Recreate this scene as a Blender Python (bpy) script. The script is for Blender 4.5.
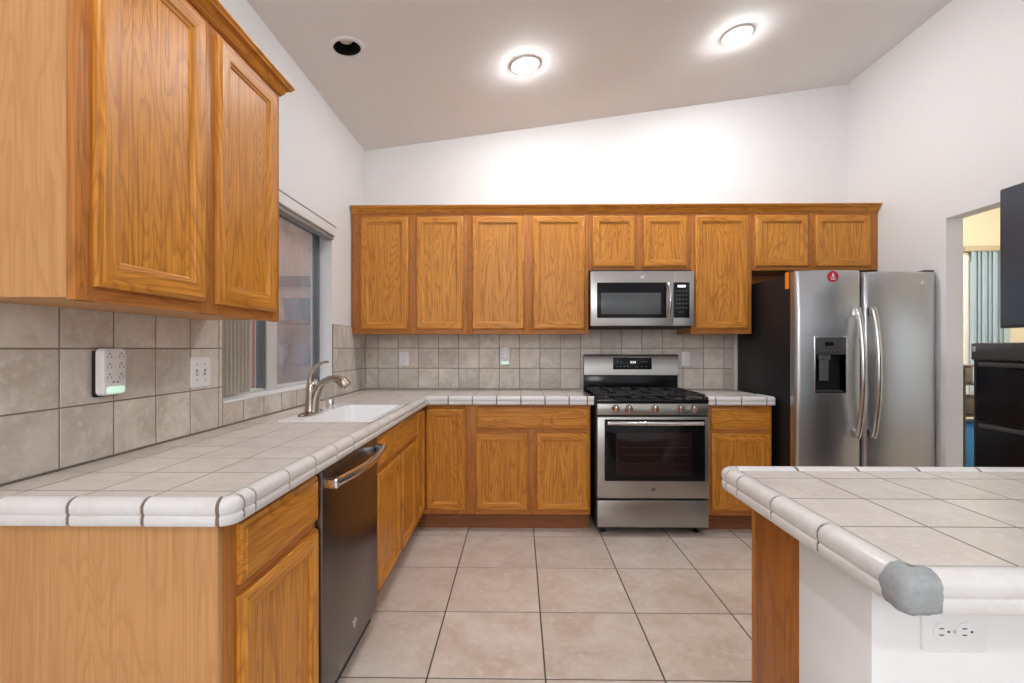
import bpy, bmesh, math, random
from math import sin, cos, pi, radians, sqrt, atan2
from mathutils import Vector
random.seed(4)
S = bpy.context.scene
for o in list(bpy.data.objects):
    bpy.data.objects.remove(o, do_unlink=True)
COL = S.collection

# ------------------------------------------------------------------ camera
cd = bpy.data.cameras.new('camera'); cam = bpy.data.objects.new('camera', cd); COL.objects.link(cam)
cam.location = (0, 0, 1.271); cam.rotation_euler = (pi/2, 0, 0.0149)
cd.sensor_width = 36; cd.sensor_fit = 'HORIZONTAL'; cd.lens = 36*470/1024
cd.shift_x = 0; cd.shift_y = 6.5/1024; cd.clip_start = 0.02; cd.clip_end = 100
S.camera = cam

# ------------------------------------------------------------------ world, lights, exposure
W = bpy.data.worlds.new('world'); S.world = W; W.use_nodes = True
bg = W.node_tree.nodes['Background']
wt = W.node_tree; tcw = wt.nodes.new('ShaderNodeTexCoord'); sx = wt.nodes.new('ShaderNodeSeparateXYZ'); rw = wt.nodes.new('ShaderNodeValToRGB')
mz = wt.nodes.new('ShaderNodeMapRange'); mz.inputs[1].default_value = -0.25; mz.inputs[2].default_value = 0.25
wt.links.new(tcw.outputs['Generated'], sx.inputs[0]); wt.links.new(sx.outputs['Z'], mz.inputs[0]); wt.links.new(mz.outputs[0], rw.inputs[0])
rw.color_ramp.elements[0].color = (0.30, 0.285, 0.27, 1); rw.color_ramp.elements[1].color = (0.92, 0.97, 1.0, 1)
wt.links.new(rw.outputs[0], bg.inputs[0]); bg.inputs[1].default_value = 1.08

def area_light(name, loc, rot, sx, sy, power, color):
    ld = bpy.data.lights.new(name, 'AREA'); ld.shape = 'RECTANGLE'; ld.size = sx; ld.size_y = sy
    ld.energy = power; ld.color = color
    lo = bpy.data.objects.new(name, ld); COL.objects.link(lo); lo.location = loc; lo.rotation_euler = rot
    return lo
# high window behind the camera, inferred from the highlight on the cabinet doors
area_light('daylight_window', (-0.3, -3.1, 2.3), (radians(90), 0, 0), 0.9, 1.3, 40, (1.0, 0.99, 0.98))
sd = bpy.data.lights.new('frontal_fill_sun', 'SUN'); sd.energy = 0.12; sd.angle = radians(70); sd.color = (0.95, 0.98, 1.0)  # soft sun added as even fill on surfaces facing the camera
so = bpy.data.objects.new('frontal_fill_sun', sd); COL.objects.link(so); so.location = (0, -8, 4); so.rotation_euler = (radians(80), 0, radians(-8))
BULB = 480.0          # radiance of the ceiling bulbs
S.view_settings.view_transform = 'Standard'; S.view_settings.look = 'None'
S.view_settings.gamma = 1.0; S.view_settings.exposure = 0.08
S.view_settings.use_curve_mapping = False
try:
    S.cycles.sample_clamp_indirect = 6.0
except Exception:
    pass

# ================================================================== helpers
class MB:
    def __init__(s): s.v=[]; s.f=[]; s.m=[]
    def add(s, vs, fs, mat=0):
        b=len(s.v); s.v += [tuple(p) for p in vs]
        for f in fs: s.f.append([b+i for i in f]); s.m.append(mat)
        return s
    def box(s, x0,x1,y0,y1,z0,z1, mat=0, bev=0.0, seg=2):
        if x0>x1: x0,x1=x1,x0
        if y0>y1: y0,y1=y1,y0
        if z0>z1: z0,z1=z1,z0
        if bev<=0:
            vs=[(x,y,z) for x in(x0,x1) for y in(y0,y1) for z in(z0,z1)]
            return s.add(vs,[(0,1,3,2),(4,6,7,5),(0,4,5,1),(2,3,7,6),(0,2,6,4),(1,5,7,3)],mat)
        bm=bmesh.new(); bmesh.ops.create_cube(bm,size=1)
        for v in bm.verts:
            v.co=((x0+x1)/2+v.co.x*(x1-x0),(y0+y1)/2+v.co.y*(y1-y0),(z0+z1)/2+v.co.z*(z1-z0))
        bmesh.ops.bevel(bm,geom=list(bm.edges),offset=bev,segments=seg,affect='EDGES',profile=0.5)
        bm.verts.index_update()
        s.add([v.co[:] for v in bm.verts],[[v.index for v in f.verts] for f in bm.faces],mat); bm.free(); return s
    def mbox(s, M, u0,u1,w0,w1,d0,d1, mat=0, bev=0.0):
        a=M(u0,w0,d0); b=M(u1,w1,d1)
        return s.box(a[0],b[0],a[1],b[1],a[2],b[2],mat,bev)
    def rings(s, rings, mat=0, cap0=True, cap1=True, closed=True):
        n=len(rings[0]); vs=[p for r in rings for p in r]; fs=[]
        for k in range(len(rings)-1):
            for i in range(n if closed else n-1):
                j=(i+1)%n; fs.append((k*n+i,k*n+j,(k+1)*n+j,(k+1)*n+i))
        if cap0: fs.append(tuple(range(n)))
        if cap1: fs.append(tuple((len(rings)-1)*n+i for i in range(n)))
        return s.add(vs,fs,mat)
    def tube(s, pts, r, n=12, mat=0, flat=1.0, up=None):
        pts=[Vector(p) for p in pts]; rs=r if isinstance(r,(list,tuple)) else [r]*len(pts)
        rg=[]; prev=None
        for i,p in enumerate(pts):
            t=(pts[min(i+1,len(pts)-1)]-pts[max(i-1,0)]).normalized()
            if prev is None:
                a=Vector(up) if up else (Vector((0,0,1)) if abs(t.z)<.9 else Vector((1,0,0)))
            else: a=prev
            a=(a-t*a.dot(t)).normalized(); prev=a; b=t.cross(a)
            rg.append([p+a*rs[i]*flat*cos(2*pi*k/n)+b*rs[i]*sin(2*pi*k/n) for k in range(n)])
        return s.rings(rg,mat)
    def lathe(s, prof, o, ax=(0,0,1), n=24, mat=0, cap0=True, cap1=True):
        ax=Vector(ax).normalized(); a=Vector((1,0,0)) if abs(ax.x)<.9 else Vector((0,1,0))
        a=(a-ax*a.dot(ax)).normalized(); b=ax.cross(a); o=Vector(o)
        rg=[[o+ax*h+(a*cos(2*pi*k/n)+b*sin(2*pi*k/n))*r for k in range(n)] for r,h in prof]
        return s.rings(rg,mat,cap0,cap1)
    def plate(s, M, u0,u1,w0,w1,d0,d1, r=.004, ch=.0015, mat=0, k=5):
        def outline(i):
            rr=max(r-i,.0003); pts=[]
            for cx,cy,a0 in((u1-i-rr,w1-i-rr,0),(u0+i+rr,w1-i-rr,90),(u0+i+rr,w0+i+rr,180),(u1-i-rr,w0+i+rr,270)):
                for q in range(k+1):
                    a=radians(a0+90*q/k); pts.append((cx+rr*cos(a),cy+rr*sin(a)))
            return pts
        o0=outline(0); o1=outline(ch)
        return s.rings([[M(u,w,d0) for u,w in o0],[M(u,w,d1-ch) for u,w in o0],[M(u,w,d1-ch*.3) for u,w in outline(ch*.35)],[M(u,w,d1) for u,w in o1]],mat)
    def disc(s, M, u,w, rad, d0,d1, mat=0, n=20):
        rg=[[M(u+r*cos(2*pi*k/n),w+r*sin(2*pi*k/n),d) for k in range(n)] for r,d in((rad,d0),(rad,d1-.15*(d1-d0)),(rad*.93,d1))]
        return s.rings(rg,mat)
    def frame_sweep(s, M, u0,u1,w0,w1, prof, mv=0, mh=1):
        """profile (inset, height) carried round a rectangle; stiles get mv, rails mh"""
        for side in range(4):
            for (s0,d0),(s1,d1) in zip(prof[:-1],prof[1:]):
                def c(ss,dd,q):
                    return M((u0+ss,u1-ss,u1-ss,u0+ss)[q],(w0+ss,w0+ss,w1-ss,w1-ss)[q],dd)
                a,b=side,(side+1)%4
                s.add([c(s0,d0,a),c(s0,d0,b),c(s1,d1,b),c(s1,d1,a)],[(0,1,2,3)],mh if side in(0,2) else mv)
        return s
    def sweep2(s, path, prof, inner=1, mat=0, z0=0.0):
        """profile (inset, z) swept along an open path in plan; inner=+1: inset to the left of travel"""
        P=[Vector((p[0],p[1])) for p in path]; rg=[]
        for i,p in enumerate(P):
            ds=[]
            if i>0: ds.append((P[i]-P[i-1]).normalized())
            if i<len(P)-1: ds.append((P[i+1]-P[i]).normalized())
            ns=[Vector((-d.y,d.x))*inner for d in ds]
            nn=ns[0]+ns[-1]; nn.normalize(); nn/=max(.3,nn.dot(ns[0]))
            rg.append([(p.x+nn.x*a,p.y+nn.y*a,z+z0) for a,z in prof])
        return s.rings(rg,mat)
    def tile(s, M, u0,u1,w0,w1,d0,d1, ch=.002, mat=0):
        vs=[M(u0,w0,d0),M(u1,w0,d0),M(u1,w1,d0),M(u0,w1,d0),
            M(u0,w0,d1-ch*.7),M(u1,w0,d1-ch*.7),M(u1,w1,d1-ch*.7),M(u0,w1,d1-ch*.7),
            M(u0+ch,w0+ch,d1),M(u1-ch,w0+ch,d1),M(u1-ch,w1-ch,d1),M(u0+ch,w1-ch,d1)]
        fs=[(0,1,5,4),(1,2,6,5),(2,3,7,6),(3,0,4,7),(4,5,9,8),(5,6,10,9),(6,7,11,10),(7,4,8,11),(8,9,10,11)]
        return s.add(vs,fs,mat)

def posof(o):
    p=Vector((0,0,0))
    while o is not None: p+=o.location; o=o.parent
    return p
def obj(name, mb, mats, parent=None, loc=None, sharp=38):
    """link one mesh built in world coordinates; its origin goes to its parent's origin or to loc"""
    if not isinstance(mats,(list,tuple)): mats=[mats]
    base=posof(parent) if parent else Vector(loc or (0,0,0))
    me=bpy.data.meshes.new(name)
    me.from_pydata([(v[0]-base.x,v[1]-base.y,v[2]-base.z) for v in mb.v],[],mb.f)
    if len(mats)>1: me.polygons.foreach_set('material_index',mb.m)
    bm=bmesh.new(); bm.from_mesh(me)
    bmesh.ops.remove_doubles(bm,verts=bm.verts,dist=1e-6)
    bmesh.ops.recalc_face_normals(bm,faces=bm.faces); bm.to_mesh(me); bm.free()
    for m in mats: me.materials.append(m)
    me.shade_smooth(); me.set_sharp_from_angle(angle=radians(sharp)); me.update()
    o=bpy.data.objects.new(name,me); COL.objects.link(o)
    if parent: o.parent=parent
    else: o.location=base
    return o
def tag(o,label,cat,group=None):
    o['label']=label; o['category']=cat
    if group: o['group']=group
    return o
def thing(name,label,cat,loc,group=None):
    o=bpy.data.objects.new(name,None); COL.objects.link(o); o.location=loc; o.empty_display_size=.1
    return tag(o,label,cat,group)
def struct(name,mb,mats,loc=None,label=None,sharp=38):
    o=obj(name,mb,mats,loc=loc,sharp=sharp); o['kind']='structure'
    return o
def lettering(name, text, M, u, w, d, size, mat, parent, spacing=1.0):
    cu=bpy.data.curves.new(name,'FONT'); cu.body=text; cu.size=size; cu.align_x='CENTER'; cu.align_y='CENTER'
    cu.resolution_u=2; cu.space_character=spacing
    t=bpy.data.objects.new(name,cu); COL.objects.link(t)
    dg=bpy.context.evaluated_depsgraph_get(); me0=bpy.data.meshes.new_from_object(t.evaluated_get(dg))
    vs=[M(u+v.co.x,w+v.co.y,d) for v in me0.vertices]; fs=[list(p.vertices) for p in me0.polygons]
    bpy.data.objects.remove(t,do_unlink=True)
    mb=MB(); mb.add(vs,fs); return obj(name,mb,mat,parent)
def fnY(y): return lambda u,w,d:(u,y-d,w)     # faces -Y
def fpX(x): return lambda u,w,d:(x+d,u,w)     # faces +X
def fnX(x): return lambda u,w,d:(x-d,-u,w)    # faces -X, u runs along -y
def fpZ(z): return lambda u,w,d:(u,w,z+d)     # faces up

# ================================================================== materials
def mat_base(name):
    m=bpy.data.materials.new(name); m.use_nodes=True; nt=m.node_tree
    return m,nt,nt.nodes['Principled BSDF']
def N(nt,t,**kw):
    n=nt.nodes.new(t)
    for k,v in kw.items():
        if k in('operation','blend_type','data_type','noise_dimensions','wave_type','feature','distance'): setattr(n,k,v)
        else: n.inputs[k].default_value=v
    return n
def ramp(nt,fac,stops):
    r=nt.nodes.new('ShaderNodeValToRGB'); e=r.color_ramp.elements
    while len(e)<len(stops): e.new(.5)
    for q,(p,c) in zip(e,stops): q.position=p; q.color=(c,c,c,1) if not isinstance(c,tuple) else (*c,1)
    nt.links.new(fac,r.inputs[0]); return r.outputs[0]
def mixc(nt,fac,a,b,blend='MIX'):
    n=nt.nodes.new('ShaderNodeMix'); n.data_type='RGBA'; n.blend_type=blend
    for sock,v in((0,fac),(6,a),(7,b)):
        if isinstance(v,(int,float)): n.inputs[sock].default_value=v
        elif isinstance(v,tuple): n.inputs[sock].default_value=(*v,1)
        else: nt.links.new(v,n.inputs[sock])
    return n.outputs[2]
def coords(nt,scale,rand=True):
    tc=nt.nodes.new('ShaderNodeTexCoord'); out=tc.outputs['Object']
    if rand:
        oi=nt.nodes.new('ShaderNodeObjectInfo'); ma=nt.nodes.new('ShaderNodeVectorMath'); ma.operation='MULTIPLY_ADD'
        nt.links.new(oi.outputs['Random'],ma.inputs[0]); ma.inputs[1].default_value=(37,19,53); nt.links.new(out,ma.inputs[2]); out=ma.outputs[0]
    mp=nt.nodes.new('ShaderNodeVectorMath'); mp.operation='MULTIPLY'; mp.inputs[1].default_value=scale
    nt.links.new(out,mp.inputs[0]); return mp.outputs[0]
def noise(nt,vec,scale,detail=3,rough=.55,dist=0.0):
    n=nt.nodes.new('ShaderNodeTexNoise'); n.inputs['Scale'].default_value=scale; n.inputs['Detail'].default_value=detail
    n.inputs['Roughness'].default_value=rough; n.inputs['Distortion'].default_value=dist
    nt.links.new(vec,n.inputs['Vector']); return n.outputs['Fac']
def bump(nt,b,h,strength,dist=.002):
    n=nt.nodes.new('ShaderNodeBump'); n.inputs['Strength'].default_value=strength; n.inputs['Distance'].default_value=dist
    nt.links.new(h,n.inputs['Height']); nt.links.new(n.outputs[0],b.inputs['Normal'])
def simple(name,col,rough=.5,metal=0,spec=.5,coat=0,emit=None,es=0,noise_amt=0):
    m,nt,b=mat_base(name); b.inputs['Base Color'].default_value=(*col,1); b.inputs['Roughness'].default_value=rough
    b.inputs['Metallic'].default_value=metal; b.inputs['Specular IOR Level'].default_value=spec; b.inputs['Coat Weight'].default_value=coat
    if emit: b.inputs['Emission Color'].default_value=(*emit,1); b.inputs['Emission Strength'].default_value=es
    n=noise(nt,coords(nt,(1,1,1)),18,3)
    c=mixc(nt,n,tuple(x*(1-noise_amt) for x in col),tuple(min(1,x*(1+noise_amt)) for x in col)); nt.links.new(c,b.inputs['Base Color'])
    return m
def oak(name,axis,light,mid,dark,rough=.36,ring=9.0,bumpy=.25):
    m,nt,b=mat_base(name)
    sc=[1,1,1]; sc[axis]=.125; sf=[1,1,1]; sf[axis]=.018
    v1=coords(nt,tuple(sc)); v2=coords(nt,tuple(sf)); v3=coords(nt,(1,1,1))
    n1=noise(nt,v1,6.5,2.5,.5,.5)
    mu=N(nt,'ShaderNodeMath',operation='MULTIPLY'); nt.links.new(n1,mu.inputs[0]); mu.inputs[1].default_value=ring*2.4
    fr=N(nt,'ShaderNodeMath',operation='FRACT'); nt.links.new(mu.outputs[0],fr.inputs[0])
    rings=ramp(nt,fr.outputs[0],[(0,.1),(.5,.15),(.84,1.0),(1.0,.1)])
    fib=ramp(nt,noise(nt,v2,150,2.5,.65),[(.38,1.0),(.56,0.0)])
    broad=noise(nt,v1,1.6,2)
    fleck=ramp(nt,noise(nt,v1,60,2,.6),[(.45,0.0),(.7,1.0)])
    c=mixc(nt,broad,light,mid)
    rf=N(nt,'ShaderNodeMath',operation='MULTIPLY'); nt.links.new(rings,rf.inputs[0]); rf.inputs[1].default_value=.6
    c=mixc(nt,rf.outputs[0],c,dark)
    ff=N(nt,'ShaderNodeMath',operation='MULTIPLY'); nt.links.new(fib,ff.inputs[0]); ff.inputs[1].default_value=.55
    c=mixc(nt,ff.outputs[0],c,dark)
    f2=N(nt,'ShaderNodeMath',operation='MULTIPLY'); nt.links.new(fleck,f2.inputs[0]); f2.inputs[1].default_value=.25
    c=mixc(nt,f2.outputs[0],c,light)
    nt.links.new(c,b.inputs['Base Color']); b.inputs['Roughness'].default_value=rough
    b.inputs['Specular IOR Level'].default_value=.35
    ad=N(nt,'ShaderNodeMath',operation='ADD'); nt.links.new(rings,ad.inputs[0]); nt.links.new(fib,ad.inputs[1])
    bump(nt,b,ad.outputs[0],bumpy,.0012)
    return m
def stone(name,a,b_,c_,rough=.4,scale=7,var=.10,spec=.5):
    m,nt,b=mat_base(name); v=coords(nt,(1,1,1),False)
    geo=nt.nodes.new('ShaderNodeNewGeometry')
    off=nt.nodes.new('ShaderNodeVectorMath'); off.operation='MULTIPLY_ADD'
    nt.links.new(geo.outputs['Random Per Island'],off.inputs[0]); off.inputs[1].default_value=(31,17,23); nt.links.new(v,off.inputs[2]); v=off.outputs[0]
    n1=noise(nt,v,scale,5,.62,.6); n2=noise(nt,v,scale*6,4,.65)
    c=mixc(nt,ramp(nt,n1,[(.33,0.0),(.66,1.0)]),a,b_)
    c=mixc(nt,ramp(nt,n2,[(.5,0.0),(.75,.8)]),c,c_)
    mr=nt.nodes.new('ShaderNodeMapRange'); nt.links.new(geo.outputs['Random Per Island'],mr.inputs[0])
    mr.inputs[3].default_value=1-var; mr.inputs[4].default_value=1+var*.4
    c=mixc(nt,1.0,c,mr.outputs[0],'MULTIPLY')
    nt.links.new(c,b.inputs['Base Color']); b.inputs['Roughness'].default_value=rough; b.inputs['Specular IOR Level'].default_value=spec
    bump(nt,b,n2,.12,.001)
    return m
def steel(name,col,rough,axis,aniso=.4,metal=1.0,smudge=.02):
    m,nt,b=mat_base(name); 
    n2=noise(nt,coords(nt,(1,1,1)),3,3,.55,.4)
    c=mixc(nt,n2,tuple(x*.93 for x in col),tuple(min(1,x*1.06) for x in col))
    nt.links.new(c,b.inputs['Base Color']); b.inputs['Metallic'].default_value=metal
    mr=nt.nodes.new('ShaderNodeMapRange'); nt.links.new(n2,mr.inputs[0]); mr.inputs[3].default_value=rough-smudge; mr.inputs[4].default_value=rough+smudge
    nt.links.new(mr.outputs[0],b.inputs['Roughness']);     return m
def pane(name,tint,refl=.12,dirt=0.0):
    m=bpy.data.materials.new(name); m.use_nodes=True; nt=m.node_tree; nt.nodes.clear()
    out=nt.nodes.new('ShaderNodeOutputMaterial'); tr=nt.nodes.new('ShaderNodeBsdfTransparent'); tr.inputs[0].default_value=(*tint,1)
    gl=nt.nodes.new('ShaderNodeBsdfGlossy'); gl.inputs['Roughness'].default_value=.03
    mx=nt.nodes.new('ShaderNodeMixShader'); mx.inputs[0].default_value=refl; nt.links.new(tr.outputs[0],mx.inputs[1]); nt.links.new(gl.outputs[0],mx.inputs[2])
    df=nt.nodes.new('ShaderNodeBsdfDiffuse'); df.inputs[0].default_value=(.62,.62,.68,1)
    n=noise(nt,coords(nt,(1,1,.5)),9,5,.65); r=ramp(nt,n,[(.35,dirt*.35),(.75,dirt)])
    m2=nt.nodes.new('ShaderNodeMixShader'); nt.links.new(r,m2.inputs[0]); nt.links.new(mx.outputs[0],m2.inputs[1]); nt.links.new(df.outputs[0],m2.inputs[2])
    nt.links.new(m2.outputs[0],out.inputs[0]); return m

OL,OM,OD=(.72,.325,.050),(.60,.23,.027),(.28,.08,.008)
oakZ=oak('oak_vertical',2,OL,OM,OD); oakX=oak('oak_rail_across',0,OL,OM,OD); oakY=oak('oak_rail_along',1,OL,OM,OD)
oakF=oak('oak_face_frame',2,(.56,.225,.050),(.45,.165,.033),(.28,.085,.016),.4)
oakFX=oak('oak_face_rail',0,(.56,.225,.050),(.45,.165,.033),(.28,.085,.016),.4)
oakFY=oak('oak_face_rail_along',1,(.56,.225,.050),(.45,.165,.033),(.28,.085,.016),.4)
oakS=oak('oak_side_veneer',2,(.58,.305,.125),(.56,.285,.105),(.45,.205,.068),.45,7,.1)
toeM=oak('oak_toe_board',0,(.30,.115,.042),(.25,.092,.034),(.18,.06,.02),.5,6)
wallM=simple('wall_paint',(.81,.812,.82),.7,noise_amt=.012)
ceilM=simple('ceiling_paint',(.83,.815,.81),.8,noise_amt=.012)
whiteM=simple('white_trim_paint',(.80,.80,.80),.45,noise_amt=.01)
plasticW=simple('white_plastic',(.82,.82,.84),.35,noise_amt=.01)
slotM=simple('dark_slot',(.06,.055,.05),.6)
ctopM=stone('counter_tile',(.70,.655,.615),(.62,.565,.52),(.74,.71,.68),.27,9,.06)
trimM=stone('counter_edge_tile',(.72,.71,.71),(.66,.64,.63),(.75,.74,.74),.25,9,.05)
groutM=simple('counter_grout',(.20,.145,.11),.8,noise_amt=.1)
splashM=stone('backsplash_tile',(.75,.70,.645),(.55,.48,.41),(.78,.75,.715),.38,7,.14)
sgroutM=simple('backsplash_grout',(.23,.18,.135),.85,noise_amt=.1)
floorM=stone('floor_tile',(.70,.625,.57),(.56,.455,.385),(.73,.67,.63),.33,4.5,.07)
fgroutM=simple('floor_grout',(.10,.085,.075),.85,noise_amt=.15)
mortarM=stone('mortar_patch',(.30,.32,.335),(.36,.38,.39),(.25,.27,.28),.85,22,0)
steelX=steel('stainless_range',(.40,.385,.37),.33,0); steelM=steel('stainless_microwave',(.52,.51,.50),.32,0)
steelZ=steel('stainless_upright',(.53,.54,.565),.31,2)
steelD=steel('stainless_dishwasher',(.15,.138,.135),.28,2)
chromeM=simple('chrome',(.75,.75,.76),.1,1)
nickelM=steel('brushed_nickel',(.42,.365,.315),.22,2,.3)
handleM=simple('polished_steel',(.66,.66,.67),.17,1)
blackG=simple('black_gloss',(.008,.008,.010),.14,spec=.25)
blackS=simple('black_satin',(.014,.014,.016),.4,spec=.3)
blackM=simple('black_matte',(.02,.02,.02),.7)
ironM=simple('cast_iron',(.014,.014,.015),.5)
ovenGl=simple('oven_glass',(.006,.006,.007),.08,spec=.18)
ovenWin=simple('oven_window',(.018,.011,.010),.12,spec=.2)
mwWin=simple('microwave_window',(.075,.082,.088),.16)
sinkM=simple('sink_enamel',(.86,.87,.88),.15,noise_amt=.005)
dispG=simple('dispenser_grey',(.055,.056,.06),.4)
redM=simple('red_magnet',(.55,.012,.045),.35)
orangeM=simple('orange_sticker',(.85,.27,.02),.5)
whitePr=simple('white_print',(.85,.85,.86),.5)
greyPr=simple('grey_print',(.22,.22,.24),.5)
ledM=simple('display_digits',(.5,.5,.5),.4,emit=(.85,.92,1.0),es=1.6)
nightM=simple('night_light',(.6,.8,.7),.4,emit=(.62,1.0,.82),es=.55)

# ================================================================== room shell
XL,XR,YB=-1.277,2.68,3.87
YO=-0.5      # side walls cut short here to let in more light; open great room beyond
CZ=lambda x:3.069+.1317*x
YR=-3.2
m=MB()
for i in range(-4,7):
    for j in range(-3,16):
        x0=.102+.457*i; y1=3.178+.457*2-.457*j
        if x0>XR or y1-.457>YB+.1 or y1<YR: continue
        a,b=max(x0,XL-.02),min(x0+.457,XR+.1); c,d=max(y1-.457,YR),min(y1,YB+.02)
        if b-a<.02 or d-c<.02: continue
        m.tile(fpZ(0),a+.0035,b-.0035,c+.0035,d-.0035,-.01,0,.002,0)
m.box(XL-.1,XR+.1,YR,YB+.1,-.15,-.0025,1)
struct('floor',m,[floorM,fgroutM],sharp=15)
# back wall under the sloped ceiling
def wedge(m,x0,x1,y0,y1,z0,extra=.0):
    vs=[(x,y,z) for y in(y0,y1) for x,z in((x0,z0),(x1,z0),(x1,CZ(x1)+extra),(x0,CZ(x0)+extra))]
    m.add(vs,[(0,1,2,3),(4,7,6,5),(0,4,5,1),(1,5,6,2),(2,6,7,3),(3,7,4,0)]); return m
struct('wall_back',wedge(MB(),XL-.12,XR,YB,YB+.12,-.15,.02),wallM)
# left wall with the window opening
WY0,WY1,WZ0,WZ1=1.995,3.188,1.036,2.075
m=MB(); x0,x1=XL-.14,XL; zt=CZ(XL)+.02
m.box(x0,x1,YO,WY0,-.15,zt); m.box(x0,x1,WY1,YB,-.15,zt); m.box(x0,x1,WY0,WY1,-.15,WZ0); m.box(x0,x1,WY0,WY1,WZ1,zt)
struct('wall_left',m,wallM)
# right wall with the doorway
DY0,DY1,DZ=2.40,2.99,2.085
m=MB(); x0,x1=XR,XR+.105; zt=CZ(XR)+.02
m.box(x0,x1,YO,DY0,-.15,zt); m.box(x0,x1,DY1,5.0,-.15,zt); m.box(x0,x1,DY0,DY1,DZ,zt)
struct('wall_right',m,wallM)
# sloped ceiling with round holes for the can lights
CANS=[(-.958,2.605,0),(.038,2.996,1),(1.379,2.993,1),(-.3,.75,1),(.038,-1.5,1),(1.379,-1.5,1)]  # can over the near aisle is added out of view for even overhead light
CR=.082; L=sqrt(1+.1317**2); EX=Vector((1,0,.1317))/L; EY=Vector((0,1,0)); NU=Vector((-.1317,0,1))/L
m=MB(); q=.13
xs=sorted({XL-.02,XR+.02}|{round(c[0]+s*q,4) for c in CANS for s in(-1,1)}); ys=sorted({YR,YB+.02}|{round(c[1]+s*q,4) for c in CANS for s in(-1,1)})
for xa,xb in zip(xs[:-1],xs[1:]):
    for ya,yb in zip(ys[:-1],ys[1:]):
        hit=[c for c in CANS if xa<c[0]<xb and ya<c[1]<yb]
        if not hit:
            m.add([(x,y,CZ(x)) for x,y in((xa,ya),(xb,ya),(xb,yb),(xa,yb))],[(0,1,2,3)])
        else:
            cx,cy=hit[0][0],hit[0][1]; n=40; inner=[];outer=[]
            for k in range(n):
                a=2*pi*k/n+pi/4; c,s=cos(a),sin(a); px,py=cx+CR*c/L,cy+CR*s; inner.append((px,py,CZ(px)))
                t=1/max(abs(c),abs(s)); qx=min(max(cx+.5*c*t,xa),xb); qy=min(max(cy+.5*s*t,ya),yb); outer.append((qx,qy,CZ(qx)))
            m.rings([inner,outer],0,False,False)
m.add([(x,y,CZ(x)+.3) for x,y in((XL-.14,YR),(XR+.1,YR),(XR+.1,YB+.1),(XL-.14,YB+.1))],[(0,1,2,3)])
for a,b in(((XL-.02,YR),(XR+.02,YR)),((XR+.02,YR),(XR+.02,YB+.02)),((XR+.02,YB+.02),(XL-.02,YB+.02)),((XL-.02,YB+.02),(XL-.02,YR))):
    m.add([(a[0],a[1],CZ(a[0])),(b[0],b[1],CZ(b[0])),(b[0],b[1],CZ(b[0])+.3),(a[0],a[1],CZ(a[0])+.3)],[(0,1,2,3)])
struct('ceiling',m,ceilM)
bulbOn=simple('bulb_lit',(1,1,1),.4,emit=(.98,.985,1.0),es=BULB); bulbOff=simple('bulb_unlit',(.78,.74,.70),.4)
baffM=simple('black_baffle',(.012,.012,.014),.45)
LAB=['unlit recessed can light with black baffle in the sloped ceiling above the window','lit recessed can light in the ceiling above the gap between sink run and range','lit recessed can light in the ceiling above the range and refrigerator',
     'lit can light added out of view above the near end of the floor aisle',
     'lit recessed can light behind the camera on the left','lit recessed can light behind the camera on the right']
for (cx,cy,on),lab in zip(CANS,LAB):
    o=Vector((cx,cy,CZ(cx)))
    t=thing('recessed_light',lab,'ceiling light',tuple(o),'recessed can lights in the ceiling')
    obj('trim_ring',MB().lathe([(CR-.008,.004),(CR-.008,-.004),(CR+.004,-.007),(CR+.014,-.004),(CR+.016,-.0005),(CR+.014,.002)],o,NU,40,0,False,False),whiteM,t)
    pr=[(CR-.006,.0)]
    for k in range(9): pr+=[(CR-.006-.0015*(k%2),.012*(k+1))]
    obj('baffle',MB().lathe(pr+[(CR-.01,.16),(.001,.16)],o,NU,40,0,False,False),baffM,t)
    h=-.008 if on else .055
    obj('bulb',MB().lathe([(.001,-.022+h),(.02,-.02+h),(.036,-.012+h),(.046,.004+h),(.047,.014+h),(.036,.05+h),(.02,.09+h),(.001,.1+h)],o,NU,28,0,False,False),bulbOn if on else bulbOff,t)

# ================================================================== backsplash
m=MB(); M=fnY(YB-.002); rows=[(.936,1.1045),(1.1045,1.2695),(1.2695,1.434)]
cols=[-1.268]+[-1.163+.1668*k for k in range(18)]; cols=[c for c in cols if c<1.74]+[1.742]
g=.0024
for a,b in zip(cols[:-1],cols[1:]):
    for c,d in rows: m.tile(M,a+g,b-g,c+g,d-g,0,.008,.0012,0)
m.mbox(M,-1.268,1.742,.936,1.434,0,.0066,1)
m.mbox(M,1.7425,1.76,.936,1.434,0,.007,0,.002)
tag(obj('backsplash',m,[splashM,sgroutM],loc=(.24,YB,.936),sharp=15),'beige square tile backsplash on the back wall behind the range','backsplash')
m=MB(); M=fpX(XL+.0015)
lc=[1.03,1.106,1.278,1.452,1.623,1.795,1.967]
for a,b in zip(lc[:-1],lc[1:]):
    for c,d in rows: m.tile(M,a+g,b-g,c+g,d-g,0,.008,.0012,0)
for c,d in rows: m.tile(M,1.967+g,1.9925-g,c+g,d-g,0,.008,.0012,0)
uc=[1.9925,2.146,2.318,2.49,2.66,2.832,3.004,3.188]
for a,b in zip(uc[:-1],uc[1:]): m.tile(M,a+g,b-g,.936+g,1.033,0,.008,.0012,0)
for a,b in((3.19,3.268),(3.268,3.434),(3.434,3.60),(3.60,3.766),(3.766,3.86)):
    for c,d in rows: m.tile(M,a+g,b-g,c+g,d-g,0,.008,.0012,0)
m.mbox(M,1.03,1.9925,.936,1.434,0,.0066,1); m.mbox(M,1.9925,3.19,.936,1.033,0,.0066,1); m.mbox(M,3.19,3.86,.936,1.434,0,.0066,1)
tag(obj('backsplash',m,[splashM,sgroutM],loc=(XL,2.4,.936),sharp=15),'beige square tile backsplash on the left wall around the window','backsplash')

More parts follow.
